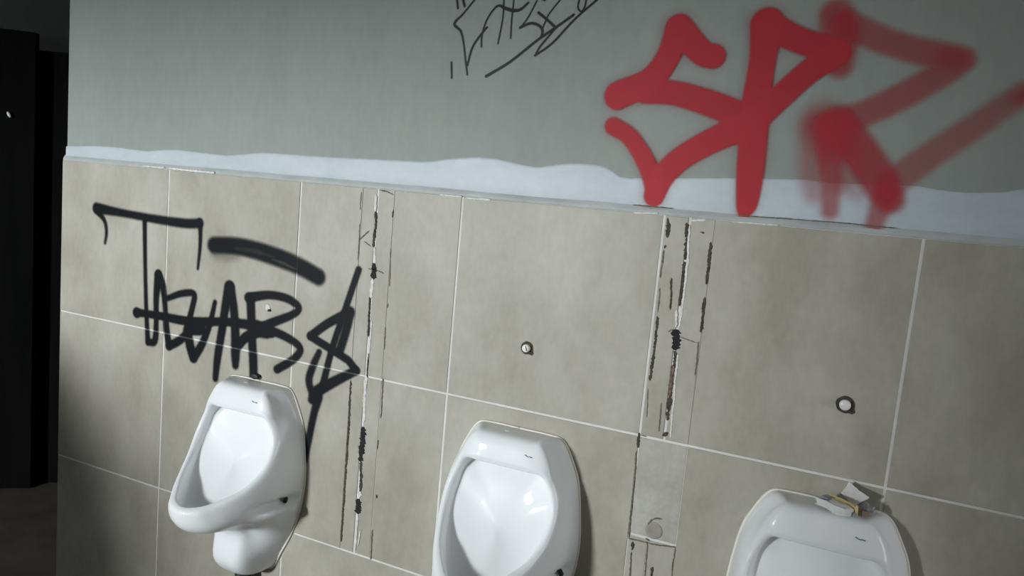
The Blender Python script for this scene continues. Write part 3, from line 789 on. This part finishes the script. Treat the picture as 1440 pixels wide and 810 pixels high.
def urinal_mesh():
    sx, sk = 6, 5
    mir = np.array([-1, 1, 1.0])
    full = np.concatenate([ST[1:2] * mir, ST, ST[-2:-1] * mir], 0)          # mirrored neighbours at both ends
    A = []
    for i in range(1, full.shape[0] - 2):
        for s in range(sx):
            A.append(cr1(full[i - 1], full[i], full[i + 1], full[i + 2], s / sx))
    A.append(full[-2])
    A = np.array(A)                                                         # 67 x 11 x 3
    B = []
    K = A.shape[1]
    for kk in range(K - 1):
        p0 = A[:, kk - 1] if kk else 2 * A[:, 0] - A[:, 1]
        p3 = A[:, kk + 2] if kk + 2 < K else A[:, K - 1]
        for s in range(sk):
            B.append(cr1(p0, A[:, kk], A[:, kk + 1], p3, s / sk))
    B.append(A[:, K - 1])
    B = np.array(B)                                                         # rings x 67 x 3
    # fixing recess along the lower side of the body
    for r in range(6 * sk, B.shape[0]):
        for c in range(B.shape[1]):
            h, d, z = B[r, c]
            if 0.008 < d < 0.15 and h > 0.05:
                zc = -0.312 - 0.05 * (d - 0.05)
                f = min(1, max(0, (d - 0.012) / 0.02)) * min(1, max(0, (0.15 - d) / 0.06))
                q = math.exp(-((z - zc) / 0.009) ** 2) - 0.5 * math.exp(-((z - zc + 0.026) / 0.012) ** 2)
                B[r, c, 0] -= 0.027 * f * q
    nr, nh = B.shape[0], B.shape[1]
    bm = bmesh.new()
    pole = bm.verts.new((0, -B[0, 0, 1], B[0, 0, 2]))
    rings = []
    for r in range(1, nr):
        ring = [bm.verts.new((B[r, c, 0], -max(B[r, c, 1], 0.0), B[r, c, 2])) for c in range(nh)]
        ring += [bm.verts.new((-B[r, c, 0], -max(B[r, c, 1], 0.0), B[r, c, 2])) for c in range(nh - 2, 0, -1)]
        rings.append(ring)
    n = len(rings[0])
    for i in range(n):
        bm.faces.new((pole, rings[0][i], rings[0][(i + 1) % n]))
    for a, b in zip(rings, rings[1:]):
        for i in range(n):
            j = (i + 1) % n
            bm.faces.new((a[i], b[i], b[j], a[j]))
    inner = [pole] + [v for ring in rings[:2 * sk - 1] for v in ring]
    for _ in range(140):
        bmesh.ops.smooth_vert(bm, verts=inner, factor=0.5, use_axis_x=True, use_axis_y=True, use_axis_z=True)
    bm.faces.new(rings[-1][::-1])
    bmesh.ops.recalc_face_normals(bm, faces=bm.faces[:])
    outline = [(v.co.x, -0.0012, v.co.z) for v in rings[-1]]
    me = bpy.data.meshes.new('bowl')
    bm.to_mesh(me); bm.free()
    me.materials.append(M_ceramic)
    for p in me.polygons:
        p.use_smooth = True
    return me, outline

BOWL, OUTLINE = urinal_mesh()
ZBASE = -0.545
def child(name, me, parent, z=-ZBASE):
    o = bpy.data.objects.new(name, me)
    C.objects.link(o)
    o.parent = parent
    o.location = (0, 0, z)
    return o
def mesh_of(name, bm, mat, smooth=True):
    me = bpy.data.meshes.new(name)
    bm.to_mesh(me); bm.free()
    me.materials.append(mat)
    for p in me.polygons:
        p.use_smooth = smooth
    return me
bm = bmesh.new()
tube(bm, OUTLINE + [OUTLINE[0]], 0.0033, 6)
SEAL = mesh_of('sealant_bead', bm, M_sealant)
bm = bmesh.new()
lathe(bm, [(0, 0.006), (0.0042, 0.006), (0.0055, 0.004), (0.0055, -0.012), (0, -0.012)], 14)
HOLE = mesh_of('fixing_screw', bm, M_rubber)
bm = bmesh.new()
lathe(bm, [(0, 0.0012), (0.004, 0.0012), (0.0075, 0.0006), (0.009, -0.002), (0, -0.002)], 18)
CAP = mesh_of('inlet_cap', bm, M_ceramic)
bm = bmesh.new()
tube(bm, [(-0.0085, 0, 0.0016), (-0.004, 0, 0.0002), (0, 0, -0.0004), (0.003, 0, 0.0012), (0.0075, 0, 0.0006)], 0.0011, 6)
MARK = mesh_of('maker_mark', bm, M_mark)
MARKB = MARK.copy(); MARKB.materials.clear(); MARKB.materials.append(M_markblue)
bm = bmesh.new()
lathe(bm, [(0, 0.0), (0.020, 0.0), (0.020, 0.05), (0.017, 0.055), (0.017, 0.075), (0, 0.075)], 20)
PIPE = mesh_of('outlet_pipe', bm, M_rubber)

def urinal(x, top, label, mark):
    """top = height of the tile line less the hang of this bowl"""
    base = top + ZBASE
    u = empty('urinal', (x, -0.0006, base), label, 'urinal', 'white wall urinals in a row')
    child('bowl', BOWL, u)
    child('sealant_bead', SEAL, u)
    for s in (-1, 1):
        o = child('fixing_screw', HOLE, u)
        o.location = (s * 0.140, -0.048, -ZBASE - 0.312)
        o.rotation_euler = (math.pi / 2, 0, s * 0.6)
    o = child('inlet_cap', CAP, u)
    o.location = (-0.015, -0.034, -ZBASE - 0.0405)
    o = child('maker_mark', mark, u)
    o.location = (0.056, -0.0808, -ZBASE - 0.069)
    o.rotation_euler = (0.25, 0.12, 0)
    o = child('outlet_pipe', PIPE, u)
    o.location = (0, -0.032, -ZBASE - 0.60)
    return u
U1 = urinal(0.356, H - 0.030, 'white wall urinal below the black graffiti, with a black rubber inlet seal', MARK)
U2 = urinal(1.089, H, 'bare white wall urinal in the middle, nothing resting on its top', MARK)
U3 = urinal(1.712, H - 0.004, 'white wall urinal with crumpled packaging left on its top', MARKB)
bm = bmesh.new()
lathe(bm, [(0, 0.022), (0.010, 0.022), (0.012, 0.020), (0.012, -0.004), (0, -0.004)], 16, Matrix.Rotation(math.pi / 2, 4, 'X'))
o = obj('inlet_seal', bm, M_rubber, U1, True)
o.location = (-0.015, 0, -ZBASE - 0.030)
o.scale = (1.0, 0.5, 0.6)

# ------------------------------------------------------------------ water pipe stubs in the tiles above each urinal
def stub(x, z, rad, label, slot, messy=False):
    s = empty('pipe_stub', (x, 0, z), label, 'pipe', None)
    R90 = Matrix.Rotation(math.pi / 2, 4, 'X')
    if not messy:
        bm = bmesh.new()
        n = 22
        ang = [2 * math.pi * i / n for i in range(n)]
        ra = [bm.verts.new((rad * 0.9 * math.cos(a), -0.0014, rad * 0.9 * math.sin(a))) for a in ang]
        rb = [bm.verts.new(((rad * 1.62 + 0.0012 * noise.noise((math.cos(a) * 2, x * 9, math.sin(a) * 2)) + (0.005 if -1.1 < a - 2 * math.pi < -0.4 else 0)) * math.cos(a), -0.0008,
                            (rad * 1.62 + 0.0012 * noise.noise((math.cos(a) * 2, x * 9, math.sin(a) * 2)) + (0.005 if -1.1 < a - 2 * math.pi < -0.4 else 0)) * math.sin(a))) for a in ang]
        for i in range(n):
            j = (i + 1) % n
            bm.faces.new((ra[i], rb[i], rb[j], ra[j]))
        bmesh.ops.recalc_face_normals(bm, faces=bm.faces[:])
        h = obj('hole_edge_with_shade', bm, M_crack, s)  # dark ring bulges at lower right as the stub's painted shadow
        bm = bmesh.new()
        lathe(bm, [(0, 0.010), (rad * 0.78, 0.010), (rad * 0.95, 0.0085), (rad, 0.006), (rad, -0.004)], 22, R90)
        cap = obj('cap', bm, M_plastic, s, True)
        if slot:
            bm = bmesh.new()
            box(bm, -0.0009, 0.0009, -0.0106, -0.0090, -rad * 0.6, rad * 0.6)
            sl = obj('slot', bm, M_crack, cap)
            sl.rotation_euler = (0, -0.45, 0)
            sl.location = (rad * 0.25, 0, rad * 0.05)
    else:
        bm = bmesh.new()
        bmesh.ops.create_icosphere(bm, subdivisions=3, radius=rad)
        for v in bm.verts:
            d = 0.35 * noise.noise(v.co * 170 + Vector((3, 1, 7))) + 0.2 * noise.noise(v.co * 420)
            v.co *= 1 + d
            v.co.y *= 0.45
        obj('filler_lump', bm, M_filler_and_glint, s, True)
        bm = bmesh.new()
        lathe(bm, [(0, 0.006), (rad * 0.35, 0.006), (rad * 0.4, 0.0), (rad * 0.4, -0.003)], 14, Matrix.Translation((0.0065, 0, -0.0065)) @ R90)
        obj('hole', bm, M_crack, s, True)
    return s
stub(0.366, H + 0.124, 0.0085, 'lump of white filler plugging the pipe hole inside the black graffiti', False, True)
stub(1.086, H + 0.138, 0.0088, 'white capped pipe stub in the tile above the middle urinal', True)
stub(1.716, H + 0.138, 0.0098, 'white capped pipe stub in the tile above the right urinal', False)

# ------------------------------------------------------------------ crumpled packaging on the right urinal
def crumple(bm, amp, fr, seed):
    for v in bm.verts:
        p = v.co.copy()
        v.co += Vector((noise.noise(p * fr + Vector((seed, 0, 0))), noise.noise(p * fr + Vector((0, seed, 3))), noise.noise(p * fr + Vector((5, 2, seed))))) * amp

TOP3 = H - 0.044
car = empty('crushed_carton', (1.722, -0.060, TOP3 + 0.0005), 'crushed white carton with yellowed edges on the right urinal', 'carton')
def slab(bm, sx, sy, sz, cuts=4):
    bmesh.ops.create_cube(bm, size=1)
    bmesh.ops.scale(bm, vec=(sx, sy, sz), verts=bm.verts[:])
    bmesh.ops.subdivide_edges(bm, edges=bm.edges[:], cuts=cuts, use_grid_fill=True)
bm = bmesh.new(); slab(bm, 0.058, 0.026, 0.014); crumple(bm, 0.004, 60, 2)
b1 = obj('body', bm, M_card_white, car)
b1.location = (0, 0, 0.012)
bm = bmesh.new(); slab(bm, 0.060, 0.0022, 0.017); crumple(bm, 0.003, 60, 5)
e1 = obj('edge_flap', bm, M_card_yellow, car); e1.location = (0.004, 0.015, 0.0145)
bm = bmesh.new(); slab(bm, 0.050, 0.0015, 0.006); crumple(bm, 0.002, 60, 8)
e2 = obj('edge_flap', bm, M_card_yellow, car); e2.location = (0.004, 0.011, 0.023); e2.rotation_euler = (0.9, 0, 0)
bm = bmesh.new(); slab(bm, 0.014, 0.013, 0.0012); crumple(bm, 0.001, 80, 3)
e3 = obj('printed_panel', bm, M_card_grey, car); e3.location = (-0.019, -0.001, 0.0205)
car.rotation_euler = (0, 0, math.radians(-38))

pk = empty('crumpled_packet', (1.754, -0.026, TOP3 + 0.0005), 'crumpled silver packet with a raised white flap on the right urinal', 'packet')
bm = bmesh.new(); slab(bm, 0.050, 0.026, 0.014, 5); crumple(bm, 0.008, 55, 11)
b = obj('body', bm, M_foil, pk); b.location = (0.006, 0.0, 0.013); b.rotation_euler = (0.1, 0.1, -0.75)
bm = bmesh.new(); slab(bm, 0.040, 0.024, 0.0012, 4); crumple(bm, 0.006, 45, 4)
f = obj('flap', bm, M_card_white, pk); f.location = (-0.004, -0.001, 0.029); f.rotation_euler = (0.95, 0.30, -0.75)
bm = bmesh.new(); slab(bm, 0.018, 0.012, 0.009, 3); crumple(bm, 0.004, 70, 6)
f = obj('torn_end', bm, M_inside, pk); f.location = (0.012, -0.027, 0.008)
bm = bmesh.new(); slab(bm, 0.018, 0.014, 0.008, 3); crumple(bm, 0.004, 70, 9)
f = obj('foil_scrap', bm, M_foil, pk); f.location = (-0.010, -0.040, 0.006)
